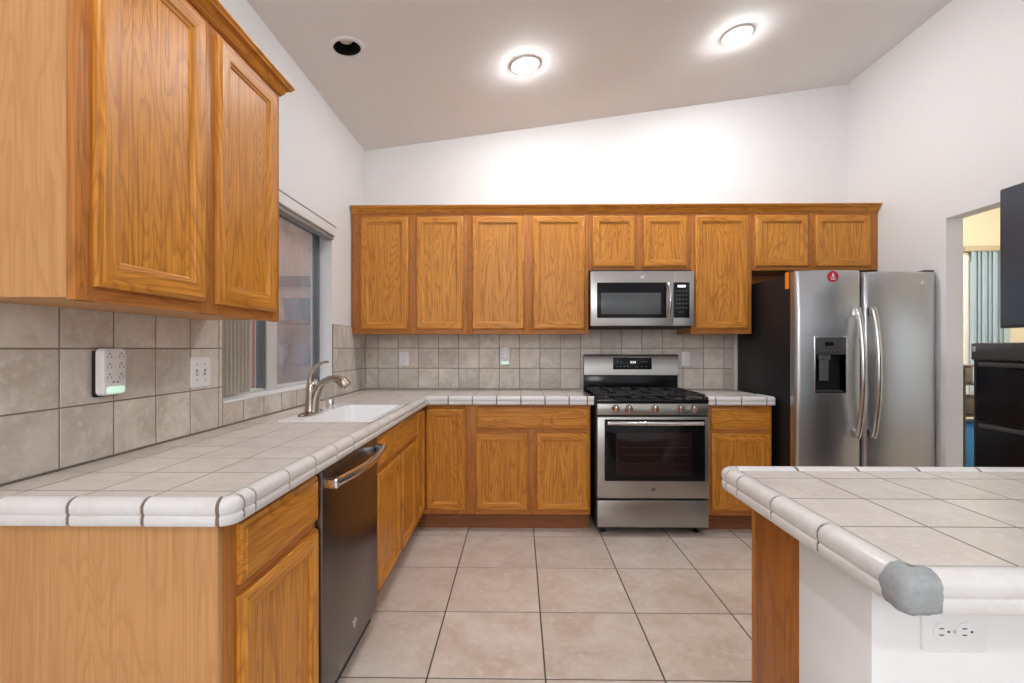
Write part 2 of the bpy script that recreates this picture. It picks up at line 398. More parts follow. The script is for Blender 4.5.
# ================================================================== cabinet builders
DOORP=[(0,0),(0,.010),(.003,.0145),(.009,.0165),(.011,.0195),(.046,.0195),(.0485,.0175),(.0495,.0145),(.054,.013),(.058,.0095),(.058,.006)]
DRAWP=[(0,0),(0,.009),(.004,.0135),(.012,.0155),(.0145,.0195),(.03,.0195)]
def door(t,M,u0,u1,w0,w1,rail,name='door',st=1.0):
    mb=MB(); p=[(a*st,b) for a,b in DOORP]
    mb.frame_sweep(M,u0,u1,w0,w1,p,0,1)
    mb.mbox(M,u0+.002,u1-.002,w0+.002,w1-.002,-.0002,.001,0)
    d=obj(name,mb,[oakZ,rail],t)
    i=.0575*st
    obj('door_panel',MB().mbox(M,u0+i,u1-i,w0+i,w1-i,.0015,.0075,0),oakZ,d)
    return d
def drawer(t,M,u0,u1,w0,w1,rail,name='drawer_front'):
    mb=MB(); mb.frame_sweep(M,u0,u1,w0,w1,DRAWP,0,0)
    i=.03; mb.add([M(u0+i,w0+i,.0195),M(u1-i,w0+i,.0195),M(u1-i,w1-i,.0195),M(u0+i,w1-i,.0195)],[(0,1,2,3)])
    mb.mbox(M,u0+.002,u1-.002,w0+.002,w1-.002,0,.0012)
    return obj(name,mb,rail,t)
def face_frame(t,M,u0,u1,w0,w1,vs,hs,fr,dp=.02):
    """stiles at the ends and at vs (u0,u1 pairs), rails at the ends and at hs"""
    mb=MB()
    for a,b in vs: mb.mbox(M,a,b,w0,w1,-dp,0,0,.001)
    for a,b,c,d in hs: mb.mbox(M,c,d,a,b,-dp,-.0004,1)
    return obj('face_frame',mb,[oakF,fr],t)

# ---------------------------------------------------------------- wall cabinets, back wall
UB,UT=1.377,2.29
YF=3.55; Mb=fnY(YF)
def wall_cab(x0,x1,zb,doors,label,zt=UT,midstile=True):
    t=thing('wall_cabinet',label,'cabinet',((x0+x1)/2,YB-.16,zb),'oak wall cabinets')
    obj('carcass',MB().box(x0+.0005,x1-.0005,YF+.02,YB-.012 if zb<1.43 else YB-.001,zb+.004,zt),[oakS],t)
    vs=[(x0+.0005,doors[0][0]+.012)]+[(a[1]-.012,b[0]+.012) for a,b in zip(doors[:-1],doors[1:])]+[(doors[-1][1]-.012,x1-.0005)]
    dz0,dz1=doors[0][2],doors[0][3]
    hs=[(zb,dz0+.012,x0+.001,x1-.001),(dz1-.012,zt,x0+.001,x1-.001)]
    face_frame(t,Mb,x0,x1,zb,zt,vs,hs,oakFX)
    for a,b,c,d in doors: door(t,Mb,a,b,c,d,oakX)
    return t
TD=(1.411,2.264)
wall_cab(XL+.011,-.388,UB,[(-1.2,-.839,*TD),(-.777,-.421,*TD)],'tall two-door oak wall cabinet in the corner beside the window wall')
wall_cab(-.388,.5235,UB,[(-.355,.038,*TD),(.104,.495,*TD)],'tall two-door oak wall cabinet just left of the microwave')
wall_cab(.5245,1.287,1.853,[(.554,.873,1.879,2.264),(.935,1.256,1.879,2.264)],'short two-door oak wall cabinet above the microwave')
wall_cab(1.288,1.743,UB,[(1.32,1.712,1.413,2.264)],'tall single-door oak wall cabinet between microwave and refrigerator')
fc=wall_cab(1.744,XR-.001,1.853,[(1.766,2.158,1.879,2.264),(2.212,2.621,1.879,2.264)],'short two-door oak wall cabinet above the refrigerator')
obj('gap_strip',MB().box(1.746,XR-.002,YB-.016,YB-.001,1.74,1.8525),oakF,fc)  # brown oak strip across the back of the gap above the refrigerator
CROWN=[(0,2.2905),(-.006,2.2905),(-.009,2.297),(-.014,2.301),(-.018,2.311),(-.027,2.321),(-.036,2.324),(-.038,2.330),(-.044,2.336),(-.044,2.342),(.03,2.342),(.03,2.2905)]
m=MB().sweep2([(XL+.011,YF),(XR-.001,YF)],CROWN,1,0)
tag(obj('crown_molding',m,oakX,loc=(.7,YF,2.3)),'oak crown molding along the top of the back wall cabinets','crown molding')

# ---------------------------------------------------------------- wall cabinet, left wall
XF=-.97; Ml=fpX(XF)
t=thing('wall_cabinet','large two-door oak wall cabinet on the left wall above the outlet extender','cabinet',(XL+.15,1.45,UB),'oak wall cabinets')
obj('carcass',MB().box(XL+.011,XF-.02,1.013,1.886,UB+.006,UT,0),oakS,t)
vs=[(1.012,1.066),(1.412,1.495),(1.83,1.886)]
face_frame(t,Ml,1.012,1.886,UB,UT,vs,[(UB,1.425,1.013,1.885),(2.258,UT,1.013,1.885)],oakFY)
door(t,Ml,1.054,1.424,1.411,2.270,oakY,st=1.13); door(t,Ml,1.483,1.842,1.411,2.270,oakY,st=1.13)
path=[(XL+.011,1.012),(XF,1.012),(XF,1.886),(XL+.011,1.886)]
m=MB().sweep2(path,CROWN,1,0)
tag(obj('crown_molding',m,oakY,loc=(-1.1,1.45,2.3)),'oak crown molding around the top of the left wall cabinet','crown molding')

# ================================================================== base cabinets
XB=-.667; Ml=fpX(XB); BT=.878; KZ=.118
def base_left(y0,y1,label,doors,drawers,vs,hs,ycar=None):
    t=thing('base_cabinet',label,'cabinet',((XL+XB)/2,(y0+y1)/2,0),'oak base cabinets')
    return t
# end cabinet next to the camera
t=thing('base_cabinet','oak base cabinet at the near end of the left counter, one drawer over one door','cabinet',(-.97,1.26,0),'oak base cabinets')
obj('carcass',MB().box(XL+.001,XB-.02,1.056,1.528,KZ,BT-.02),oakS,t)
obj('side_panel',MB().box(XL+.001,XB-.003,1.035,1.055,0,BT,0,.001),oakS,t)
face_frame(t,Ml,1.0555,1.528,KZ,BT,[(1.0555,1.112),(1.512,1.528)],[(KZ,.165,1.056,1.528),(.67,.722,1.056,1.528),(.845,BT,1.056,1.528)],oakFY)
drawer(t,Ml,1.100,1.520,.712,.856,oakY); door(t,Ml,1.100,1.520,.149,.684,oakY)
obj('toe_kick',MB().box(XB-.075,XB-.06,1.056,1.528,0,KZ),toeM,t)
# sink base
t=thing('base_cabinet','oak sink base cabinet with two doors under a false drawer front, right of the dishwasher','cabinet',(-.97,2.54,0),'oak base cabinets')
m=MB(); m.box(XL+.001,XB-.02,2.131,2.149,KZ,BT-.02); m.box(XL+.001,XB-.02,2.965,2.983,KZ,BT-.02); m.box(XL+.001,XB-.02,2.149,2.965,KZ,KZ+.018); m.box(XL+.001,XL+.01,2.149,2.965,KZ,BT-.02)
obj('carcass',m,oakS,t)
face_frame(t,Ml,2.131,2.983,KZ,BT,[(2.131,2.185),(2.58,2.62),(2.955,2.983)],[(KZ,.165,2.132,2.982),(.67,.722,2.132,2.982),(.845,BT,2.132,2.982)],oakFY)
drawer(t,Ml,2.168,2.972,.712,.856,oakY); door(t,Ml,2.168,2.585,.134,.684,oakY); door(t,Ml,2.612,2.972,.134,.684,oakY)
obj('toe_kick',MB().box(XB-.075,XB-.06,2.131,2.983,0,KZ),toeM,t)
# corner cabinet with its two-leaf door
YBF=3.26; Mk=fnY(YBF)
t=thing('base_cabinet','oak corner base cabinet with folding two-leaf door where the counters meet','cabinet',(-.97,3.55,0),'oak base cabinets')
m=MB(); m.box(XL+.001,XB-.02,2.985,YBF+.02,KZ,BT-.02); m.box(XL+.001,-.365,YBF+.02,YB-.001,KZ,BT-.02)
obj('carcass',m,oakS,t)
m=MB(); m.mbox(Ml,2.985,3.02,KZ,BT,-.02,0,0); m.mbox(Ml,3.02,YBF+.02,KZ,.15,-.02,-.0004,0); m.mbox(Ml,3.02,YBF+.02,.855,BT,-.02,-.0004,0)
m.mbox(Mk,-.385,-.365,KZ,BT,-.02,0,0); m.mbox(Mk,XB,-.385,KZ,.15,-.02,-.0004,0); m.mbox(Mk,XB,-.385,.855,BT,-.02,-.0004,0)
obj('face_frame',m,oakF,t)
door(t,Ml,3.0,3.238,.149,.852,oakY,'door_leaf'); door(t,Mk,-.645,-.373,.149,.852,oakX,'door_leaf')
m=MB(); m.box(XB-.075,XB-.06,2.985,YBF+.075,0,KZ); m.box(XB-.06,-.365,YBF+.06,YBF+.075,0,KZ)
obj('toe_kick',m,toeM,t)
# back run, left of the range
t=thing('base_cabinet','oak base cabinet left of the range, wide drawer front over two doors','cabinet',(.06,3.56,0),'oak base cabinets')
obj('carcass',MB().box(-.363,.492,YBF+.02,YB-.001,KZ,BT-.02),oakS,t)
face_frame(t,Mk,-.364,.493,KZ,BT,[(-.364,-.287),(.045,.133),(.472,.493)],[(KZ,.165,-.363,.492),(.67,.722,-.363,.492),(.845,BT,-.363,.492)],oakFX)
drawer(t,Mk,-.299,.486,.712,.855,oakX); door(t,Mk,-.299,.057,.149,.684,oakX); door(t,Mk,.121,.484,.149,.684,oakX)
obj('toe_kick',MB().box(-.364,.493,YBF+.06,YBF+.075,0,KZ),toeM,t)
# right of the range
t=thing('base_cabinet','narrow oak base cabinet between range and refrigerator','cabinet',(1.515,3.56,0),'oak base cabinets')
obj('carcass',MB().box(1.297,1.735,YBF+.02,YB-.001,KZ,BT-.02),oakS,t)
face_frame(t,Mk,1.296,1.738,KZ,BT,[(1.296,1.334),(1.715,1.738)],[(KZ,.165,1.297,1.737),(.67,.722,1.297,1.737),(.845,BT,1.297,1.737)],oakFX)
drawer(t,Mk,1.322,1.728,.712,.855,oakX); door(t,Mk,1.322,1.728,.149,.684,oakX)
obj('toe_kick',MB().box(1.296,1.738,YBF+.06,YBF+.075,0,KZ),toeM,t)

# ================================================================== countertops
CT=.933
CAP=[(.045,.906),(.045,CT+.0005),(.040,CT+.003),(.032,CT+.0065),(.022,CT+.0075),(.012,CT+.005),(.004,CT-.001),(0,CT-.009),(.0005,CT-.021),(.002,CT-.0255),(.0035,CT-.0275),(.0035,CT-.029),(.0015,CT-.031),(.0005,CT-.033),(.0005,CT-.047),(.004,CT-.052),(.016,CT-.052),(.016,.906)]
CAPG=[(.044,.908),(.044,CT-.0005),(.032,CT+.0045),(.022,CT+.005),(.012,CT+.0025),(.006,CT-.003),(.003,CT-.010),(.003,CT-.021),(.0055,CT-.028),(.004,CT-.032),(.003,CT-.046),(.006,CT-.050),(.015,CT-.050),(.015,.908)]
def rounded(path,rads,k=5):
    out=[]
    for i,p in enumerate(path):
        r=rads.get(i)
        if not r: out.append(p); continue
        a,b,c=Vector(path[i-1]),Vector(p),Vector(path[i+1]); d1=(a-b).normalized(); d2=(c-b).normalized()
        o=b+(d1+d2)*r
        a0=(-d2); a1=(-d1)
        for q in range(k+1):
            w=q/k*pi/2; v=a0*cos(w)+a1*sin(w); out.append(tuple(o+v*r))
    return out
def subpath(path,a,b):
    out=[]; s=0
    for p,q in zip(path[:-1],path[1:]):
        p,q=Vector(p),Vector(q); l=(q-p).length
        if l<1e-9: continue
        lo,hi=max(a,s),min(b,s+l)
        if hi-lo>1e-7:
            P=p+(q-p)*((lo-s)/l); Q=p+(q-p)*((hi-s)/l)
            if not out: out.append(tuple(P))
            out.append(tuple(Q))
        s+=l
    return out
def plen(path): return sum((Vector(q)-Vector(p)).length for p,q in zip(path[:-1],path[1:]))
def edge_trim(t,path,cuts,inner,skip=()):
    m=MB(); tot=plen(path); cs=[0]+sorted(cuts)+[tot]
    for i,(a,b) in enumerate(zip(cs[:-1],cs[1:])):
        if i in skip or b-a<.01: continue
        m.sweep2(subpath(path,a+(.0042 if a>0 else 0),b-(.0042 if b<tot else 0)),CAP,inner,0)
    runs=[(0,tot)] if not skip else [(0,cs[skip[0]]),(cs[skip[0]+1],tot)]
    for a,b in runs: m.sweep2(subpath(path,a,b),CAPG,inner,1)
    return obj('edge_trim',m,[trimM,groutM],t)
def top_tiles(m,xs,ys,hole=None,clip=None):
    for a,b in zip(xs[:-1],xs[1:]):
        for c,d in zip(ys[:-1],ys[1:]):
            rects=[(a,b,c,d)]
            if hole:
                hx0,hx1,hy0,hy1=hole
                if a<hx1 and b>hx0 and c<hy1 and d>hy0:
                    rects=[]
                    if a<hx0: rects.append((a,hx0,c,d))
                    if b>hx1: rects.append((hx1,b,c,d))
                    aa,bb=max(a,hx0),min(b,hx1)
                    if c<hy0: rects.append((aa,bb,c,hy0))
                    if d>hy1: rects.append((aa,bb,hy1,d))
            for r in rects:
                if r[1]-r[0]<.012 or r[3]-r[2]<.012: continue
                m.tile(fpZ(CT),r[0]+.0024,r[1]-.0024,r[2]+.0026,r[3]-.0026,-.008,0,.0003,0)
# --- L-shaped counter
t=thing('countertop','L-shaped white tile countertop with rounded tile edge around the sink','countertop',(-.95,2.4,.88))
HX0,HX1,HY0,HY1=-1.118,-.676,2.146,2.782
xs=[XL+.011]+[-.668-.1655*k for k in(3,2,1,0)]
ys=[1.054,1.100]+[1.265+.165*k for k in range(16)]; ys=[y for y in ys if y<3.85]+[YB-.011]
m=MB(); top_tiles(m,xs,ys,(HX0,HX1,HY0,HY1))
bx=[-.668,-.654,-.487,-.321,-.154,.013,.178,.343,.468]; by=[3.266,3.43,3.595,3.76,YB-.011]
top_tiles(m,[-.668]+bx[2:],by)
obj('tile_top',m,ctopM,t,sharp=15)
m=MB(); b0,b1=.898,CT-.0005
for r in((XL+.003,HX0,1.05,3.866),(HX1,-.664,1.05,3.866),(HX0,HX1,1.05,HY0),(HX0,HX1,HY1,3.866),(-.664,.47,3.262,3.866)): m.box(*r,b0,b1)
obj('grout_bed',m,groutM,t)
XE,YE,YK=-.622,1.010,3.22
path=rounded([(XL+.003,YE),(XE,YE),(XE,YK),(.513,YK)],{1:.04})
l1=(XE-.04)-(XL+.003); arc=.04*pi/2; s2=l1+arc
cuts=[l1-.165*k+.006 for k in(3,2,1,0) if l1-.165*k>.02]+[s2+.008,s2+.055]+[s2+.055+.165*k for k in range(1,13)]
Lin=s2+(YK-YE-.04)
cuts=[c for c in cuts if c<Lin-.09]+[Lin+(x-XE) for x in(-.487,-.321,-.154,.013,.178,.343)]
path2=path
edge_trim(t,path2,cuts+[Lin+(.467-XE)],1)
# sink side curb tiles at the far side of the bowl
# --- right of the range
t=thing('countertop','small white tile countertop between range and refrigerator','countertop',(1.52,3.55,.88))
m=MB(); top_tiles(m,[1.294,1.36,1.525,1.695],by); top_tiles(m,[1.695,1.742],[3.43,3.595,3.76,YB-.011]); obj('tile_top',m,ctopM,t,sharp=15)
m=MB().box(1.291,1.71,3.262,3.866,b0,b1); m.box(1.70,1.744,3.42,3.866,b0,b1); obj('grout_bed',m,groutM,t)
path=rounded([(1.2905,YK),(1.753,YK),(1.753,3.42)],{1:.022})
edge_trim(t,path,[.05,.225,.395,.50],1)
# --- peninsula
t=thing('countertop','white tile peninsula countertop in the right foreground with a patched corner','countertop',(1.25,1.0,.88))
PX0,PX1,PY0,PY1=.562,2.1,.692,1.347
xs=[.608]+[.608+.1655*k for k in range(1,9)]+[PX1-.002]; ys=[.738,.900,1.065,1.231,1.302]
m=MB(); top_tiles(m,xs,ys); obj('tile_top',m,ctopM,t,sharp=15)
obj('grout_bed',MB().box(.604,PX1,.734,1.306,b0,b1),groutM,t)
path=rounded([(PX1,PY1),(PX0,PY1),(PX0,PY0),(PX1,PY0)],{1:.04})
q1=(PX1-PX0-.04); q2=q1+.04*pi/2; q3=q2+(PY1-.04-PY0)
ycut=lambda y:q2+(PY1-.04-y)
cuts=[q1-.165*k for k in range(0,9)]+[ycut(1.29),ycut(1.226),ycut(1.062),ycut(.897),ycut(.735)]+[q3+.05]
cuts=sorted(cuts); sk=[i for i,(a,b) in enumerate(zip([0]+cuts,cuts)) if abs(a-ycut(.735))<1e-6]
edge_trim(t,path,cuts,1,sk)
# broken corner filled with grey mortar
m=MB(); pc=subpath(path,ycut(.742),q3+.056); pr=rounded(pc,{1:.018}); rg=[]
random.seed(9)
P=[Vector(p) for p in pr]
fine=[]
for a,b in zip(P[:-1],P[1:]):
    n=max(1,int((b-a).length/.008))
    fine+=[a+(b-a)*(k/n) for k in range(n)]
fine.append(P[-1])
base=[(.047,.912),(.047,CT+.001),(.040,CT+.0045),(.028,CT+.008),(.014,CT+.006),(.004,CT-.001),(-.002,CT-.011),(-.003,CT-.022),(-.002,CT-.034),(-.001,CT-.045),(.006,CT-.054),(.018,CT-.055),(.022,.912)]
CC=Vector((PX0+.047,PY0+.047))
for i,p in enumerate(fine):
    e=min(i,len(fine)-1-i); k=min(1,.35+e*.25); nn=(CC-p).normalized(); far=(CC-p).length
    rg.append([(p.x+nn.x*min(a+(1-k)*.004+j_,far),p.y+nn.y*min(a+(1-k)*.004+j_,far),z+(random.uniform(-.001,.001) if 1<j<12 else 0)) for j,(a,z) in enumerate(base) for j_ in [random.uniform(-.0012,.0012) if 1<j<12 else 0]])
m.rings(rg)
o=obj('mortar_patch',m,mortarM,t,sharp=80); o['label']='rough grey mortar filling the broken corner'

# ---------------------------------------------------------------- half wall and peninsula cabinet
m=MB(); m.box(.61,PX1-.03,.822,1.035,-.01,.8975,0,.003)
struct('wall_peninsula',m,wallM)
t=thing('base_cabinet','oak peninsula end cabinet under the right foreground counter','cabinet',(1.3,1.13,0),'oak base cabinets')
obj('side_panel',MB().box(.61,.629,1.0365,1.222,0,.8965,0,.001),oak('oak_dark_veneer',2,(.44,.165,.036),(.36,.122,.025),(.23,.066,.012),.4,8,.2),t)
obj('carcass',MB().box(.63,2.05,1.0365,1.222,KZ,.8965),oakS,t)
m=MB(); M2=lambda u,w,d:(u,1.2225+d,w)
m.box(.61,.66,1.2225,1.242,0,.8965,0,.001)
for a in(1.09,1.55,2.0): m.box(a,a+.045,1.2225,1.242,KZ,.8965,0)
for a,b in((KZ,.15),(.68,.72),(.85,.8965)): m.box(.66,2.045,1.2225,1.2415,a,b,1)
obj('face_frame',m,[oakF,oakFX],t)
M2=lambda u,w,d:(u,1.2425+d,w)
for a,b in((.65,1.10),(1.125,1.56),(1.585,2.02)):
    drawer(t,M2,a,b,.712,.856,oakX); door(t,M2,a,b,.149,.684,oakX)

# ================================================================== sink, faucet, soap dispenser
t=thing('sink','white enamel kitchen sink set into the tile counter under the window','sink',(-.9,2.46,.75))
x0,x1,y0,y1=HX0+.002,HX1-.002,HY0+.002,HY1-.002; zt=CT+.002
bx0,bx1,by0,by1=x0+.105,x1-.018,y0+.022,y1-.022
def rr(x0,x1,y0,y1,r,z,k=5):
    out=[]
    for cx,cy,a0 in((x1-r,y1-r,0),(x0+r,y1-r,90),(x0+r,y0+r,180),(x1-r,y0+r,270)):
        for q in range(k+1):
            a=radians(a0+90*q/k); out.append((cx+r*cos(a),cy+r*sin(a),z))
    return out
rg=[rr(x0,x1,y0,y1,.012,.90),rr(x0,x1,y0,y1,.012,zt-.003),rr(x0+.003,x1-.003,y0+.003,y1-.003,.012,zt),
    rr(bx0-.004,bx1+.004,by0-.004,by1+.004,.045,zt-.0005),rr(bx0,bx1,by0,by1,.045,zt-.006),rr(bx0+.012,bx1-.01,by0+.01,by1-.01,.05,CT-.165),
    rr(bx0+.04,bx1-.04,by0+.04,by1-.04,.05,CT-.19)]
obj('basin',MB().rings(rg,0,False,True),sinkM,t)
obj('drain',MB().lathe([(.042,0),(.042,.003),(.034,.004),(.03,.001),(.002,.001)],((bx0+bx1)/2,(by0+by1)/2,CT-.1895),(0,0,1),28),chromeM,t)
FX,FY,FZ=-1.065,2.39,zt
t=thing('faucet','brushed nickel pull-out faucet with looping lever behind the sink','faucet',(FX,FY,FZ))
m=MB(); rg=[]
for s,z in((1,0),(1,.004),(.93,.011),(.6,.016)):
    rg.append([(FX+.028*s*cos(a)*(1 if True else 1),FY+(.13*s)*(abs(sin(a))**.7)*(1 if sin(a)>=0 else -1),FZ+z) for a in[2*pi*k/28 for k in range(28)]])
m.rings(rg); obj('deck_plate',m,nickelM,t)
obj('body',MB().lathe([(.032,.012),(.029,.03),(.0265,.07),(.0245,.11),(.0225,.145),(.018,.16),(.010,.168)],(FX,FY,FZ),(0,0,1),28),nickelM,t)
pts=[(FX+a,FY,FZ+b) for a,b in((.017,.010),(.018,.04),(.022,.075),(.031,.11),(.047,.139),(.070,.161),(.098,.175),(.126,.178),(.150,.170),(.168,.156))]
rad=[.0265,.0255,.0248,.024,.0228,.0212,.0200,.0198,.0208,.0218]
obj('spout',MB().tube(pts,rad,18,0,1.0,(0,1,0)),nickelM,t)
e=Vector(pts[-1])
obj('spray_head',MB().lathe([(.021,-.03),(.0265,-.012),(.0275,.008),(.0255,.026),(.021,.031),(.008,.032)],e,(.72,0,-.69),22),nickelM,t)
pts=[];rad=[]
for k in range(13):
    a=k/12; pts.append((FX-.002+.092*a**1.9,FY,FZ+.150+.115*sin(a*pi/2)**.85)); rad.append(.0175-.012*a**.8)
obj('lever_handle',MB().tube(pts,rad,14,0,1.15,(0,1,0)),nickelM,t)
t=thing('soap_dispenser','short chrome soap dispenser cap beside the faucet','soap dispenser',(-1.05,2.60,zt))
obj('cap',MB().lathe([(.0255,0),(.0255,.004),(.021,.006),(.021,.05),(.0195,.054),(.004,.055)],(-1.05,2.60,zt),(0,0,1),24),chromeM,t)

# ================================================================== dishwasher
t=thing('dishwasher','dark stainless dishwasher with towel-bar handle under the left counter','dishwasher',(-.95,1.8,0))
Md=fpX(-.645)
obj('tub',MB().box(XL+.03,-.674,1.533,2.127,.03,.868),blackM,t)
m=MB(); m.plate(Md,1.532,2.1285,.098,.868,-.027,.0,.006,.003); obj('door_panel',m,steelD,t)
obj('control_strip',MB().box(-.672,-.648,1.533,2.127,.8685,.877),blackG,t)
obj('toe_plate',MB().box(-.735,-.725,1.533,2.127,.0,.1),blackM,t)
pts=[(-.645+.035+.028*sin(pi*k/14),1.553+.55*k/14,.822) for k in range(15)]
hb=obj('handle',MB().tube(pts,.0125,12,0,1.35,(0,0,1)),handleM,t)
for y in(1.555,2.101): obj('handle_bracket',MB().mbox(Md,y-.014,y+.014,.806,.838,-.001,.046,0,.004),chromeM,hb)
m=MB(); m.lathe([(.014,0),(.014,.0015),(.0165,.0022),(.0185,.0015),(.0185,0)],(-.645,1.836,.195),(1,0,0),28,0,False,False); bd=obj('badge',m,chromeM,t)
lettering('badge_letters','GE',lambda u,w,d:(-.6435+d,1.836+u,.195+w),0,0,0,.02,chromeM,bd)

# ================================================================== gas range
RX0,RX1=.521,1.281; t=thing('gas_range','stainless gas range with black cooktop between the back base cabinets','range',(.9,3.5,0))
obj('body',MB().box(RX0+.002,RX1-.002,3.215,3.835,.05,.905,0,.003),blackS,t)
Mr=fnY(3.20)
for x in(RX0+.06,RX1-.06):
    for y in(3.27,3.77): obj('foot',MB().lathe([(.018,0),(.018,.012),(.009,.014),(.009,.05)],(x,y,0),(0,0,1),16),blackM,t)
obj('storage_drawer',MB().plate(Mr,.529,1.276,.062,.243,-.014,.021,.004,.003),steelX,t)
d=obj('oven_door',MB().plate(Mr,.529,1.276,.258,.806,-.014,.021,.004,.003),steelX,t)
obj('oven_glass',MB().plate(Mr,.577,1.250,.374,.790,.0213,.0235,.008,.001),ovenGl,d)
obj('oven_window',MB().plate(Mr,.655,1.165,.410,.700,.0236,.0245,.012,.0005),ovenWin,d)
m=MB()
for w in(.49,.55,.60): m.mbox(Mr,.68,1.14,w,w+.0025,.0246,.0249)
for k in range(9): m.mbox(Mr,.70+k*.05,.7015+k*.05,.49,.493,.0246,.0249)
obj('oven_rack',m,simple('oven_rack_dark',(.04,.035,.033),.4,spec=.2),d)  # dark grey rack bars on the oven window
m=MB(); y0=3.20-.0235
pts=[(.598+.63*k/14,y0-.030-.016*sin(pi*k/14),.768) for k in range(15)]
h=obj('handle',m.tube(pts,.0125,12,0,1.1,(0,0,1)),handleM,d)
for x in(.602,1.224): obj('handle_post',MB().box(x-.010,x+.010,y0-.034,y0+.0005,.757,.779,0,.003),handleM,h)
b=obj('badge',MB().disc(Mr,.905,.318,.0135,.0205,.0225,0,24),simple('badge_grey',(.13,.125,.12),.3,1),d)
lettering('badge_letters','GE',Mr,.905,.318,.0228,.015,handleM,b)
obj('vent_gap',MB().mbox(Mr,.529,1.276,.806,.8175,-.014,.004),blackM,t)
cp=obj('control_panel',MB().plate(Mr,.529,1.276,.819,.895,-.014,.017,.003,.003),steelX,t)
for x in(.650,.739,.912,1.081,1.170):
    m=MB().lathe([(.029,0),(.029,.006),(.0265,.008),(.025,.026),(.022,.030),(.001,.030)],(x,3.183,.861),(0,-1,0),24)
    m.box(x-.0045,x+.0045,3.183-.038,3.183-.020,.839,.883,0,.0015)
    obj('knob',m,handleM,t)
m=MB(); m.box(RX0,RX1,3.187,3.80,.8955,.925,0,.006); obj('cooktop',m,blackG,t)
for x,y,r in((.68,3.345,.045),(1.12,3.345,.052),(.68,3.64,.040),(1.12,3.64,.036),(.90,3.50,.048)):
    m=MB().lathe([(r*1.15,0),(r*1.15,.004),(r,.006),(r,.012),(r*.82,.016),(.001,.0165)],(x,y,.9252),(0,0,1),24)
    obj('burner',m,ironM,t)
for gx0,gx1 in((.535,.778),(.783,1.018),(1.023,1.267)):
    m=MB(); z0,z1=.944,.957; w=.006
    for x in(gx0+w,gx1-w): m.box(x-w,x+w,3.215,3.775,z0,z1,0,.002)
    for y in(3.221,3.50,3.769): m.box(gx0,gx1,y-w,y+w,z0,z1,0,.002)
    cx=(gx0+gx1)/2
    for cy in(3.345,3.64):
        for dx,dy in((1,0),(-1,0),(0,1),(0,-1)):
            ax,ay=cx+dx*.03,cy+dy*.03; bx_,by_=(gx1 if dx>0 else gx0) if dx else cx,(cy+dy*.14) if dy else cy
            m.box(min(ax,bx_)-(.004 if not dx else 0),max(ax,bx_)+(.004 if not dx else 0),min(ay,by_)-(.004 if not dy else 0),max(ay,by_)+(.004 if not dy else 0),z0,z1+.003,0,.0015)
    for x in(gx0+.008,gx1-.008):
        for y in(3.222,3.768): m.box(x-.006,x+.006,y-.006,y+.006,.9252,z0+.002)
    obj('grate',m,ironM,t)
m=MB(); m.box(RX0+.004,RX1-.004,3.80,3.845,.905,1.052,0,.004); bgd=obj('backguard',m,blackG,t)
prof=[(3.79,1.048),(3.782,1.054),(3.790,1.205),(3.800,1.2165),(3.815,1.2195),(3.845,1.2195),(3.845,1.048)]
m=MB().rings([[(x,y,z) for y,z in prof] for x in(RX0+.002,RX1-.002)]); obj('backguard_panel',m,steelX,t)
Mg=lambda u,w,d:(u,3.7822+.0085*(w-1.054)/.151-d,w)
dp=obj('display',MB().plate(Mg,.755,1.065,1.099,1.193,-.003,.0015,.006,.0008),blackG,bgd)
lettering('clock_digits','3:04',Mg,.915,1.156,.0019,.026,ledM,dp)
m=MB()
for x in(.785,.815,.845,.875,.945,.985,1.02): m.mbox(Mg,x-.007,x+.007,1.119,1.123,.0016,.0019)
for x in(.79,.82,.995,1.02): m.mbox(Mg,x-.008,x+.008,1.158,1.161,.0016,.0019)
obj('key_marks',m,greyPr,dp)

# ================================================================== microwave
MX0,MX1,MZ0,MZ1=.5275,1.2845,1.433,1.836
t=thing('microwave','stainless over-the-range microwave under the short wall cabinet','microwave',(.906,3.66,1.42))
obj('housing',MB().box(MX0+.004,MX1-.004,3.505,YB-.001,1.436,1.8505,0,.003),blackS,t)
obj('vent_base',MB().box(MX0+.01,MX1-.01,3.50,YB-.012,1.421,1.4355,0,.003),blackM,t)
Mm=fnY(3.50)
d=obj('door',MB().plate(Mm,MX0,1.132,MZ0,MZ1,-.004,.03,.004,.003),steelM,t)
obj('door_glass',MB().plate(Mm,.574,1.082,1.492,1.753,.0302,.032,.006,.0008),blackG,d)
obj('window',MB().plate(Mm,.604,1.043,1.519,1.677,.0321,.0328,.003,.0003),mwWin,d)
c=obj('control_column',MB().plate(Mm,1.1345,MX1,MZ0,MZ1,-.004,.03,.004,.003),steelM,t)
k=obj('control_panel',MB().plate(Mm,1.128+.008,1.252,1.492,1.753,.0302,.032,.005,.0008),blackG,c)
m=MB()
for r in range(6):
    for q in range(4):
        if r==5 and q in(0,3): continue
        u=1.158+.023*q; w=1.690-.031*r
        m.mbox(Mm,u-.007,u+.007,w-.004,w+.004,.0321,.0324)
obj('keypad',m,simple('key_grey',(.075,.078,.085),.4),k)
obj('clock_display',MB().mbox(Mm,1.165,1.223,1.717,1.733,.0321,.0325),ledM,k)
pts=[(1.098+.0,3.47-.0-.012-.034*sin(pi*a/14)**.8,1.500+.245*a/14) for a in range(15)]
obj('handle',MB().tube(pts,.0115,12,0,1.0,(1,0,0)),handleM,d)
b=obj('badge',MB().disc(Mm,.912,1.795,.015,.0295,.0315,0,24),chromeM,d)
lettering('badge_letters','GE',Mm,.912,1.795,.0318,.016,blackS,b)

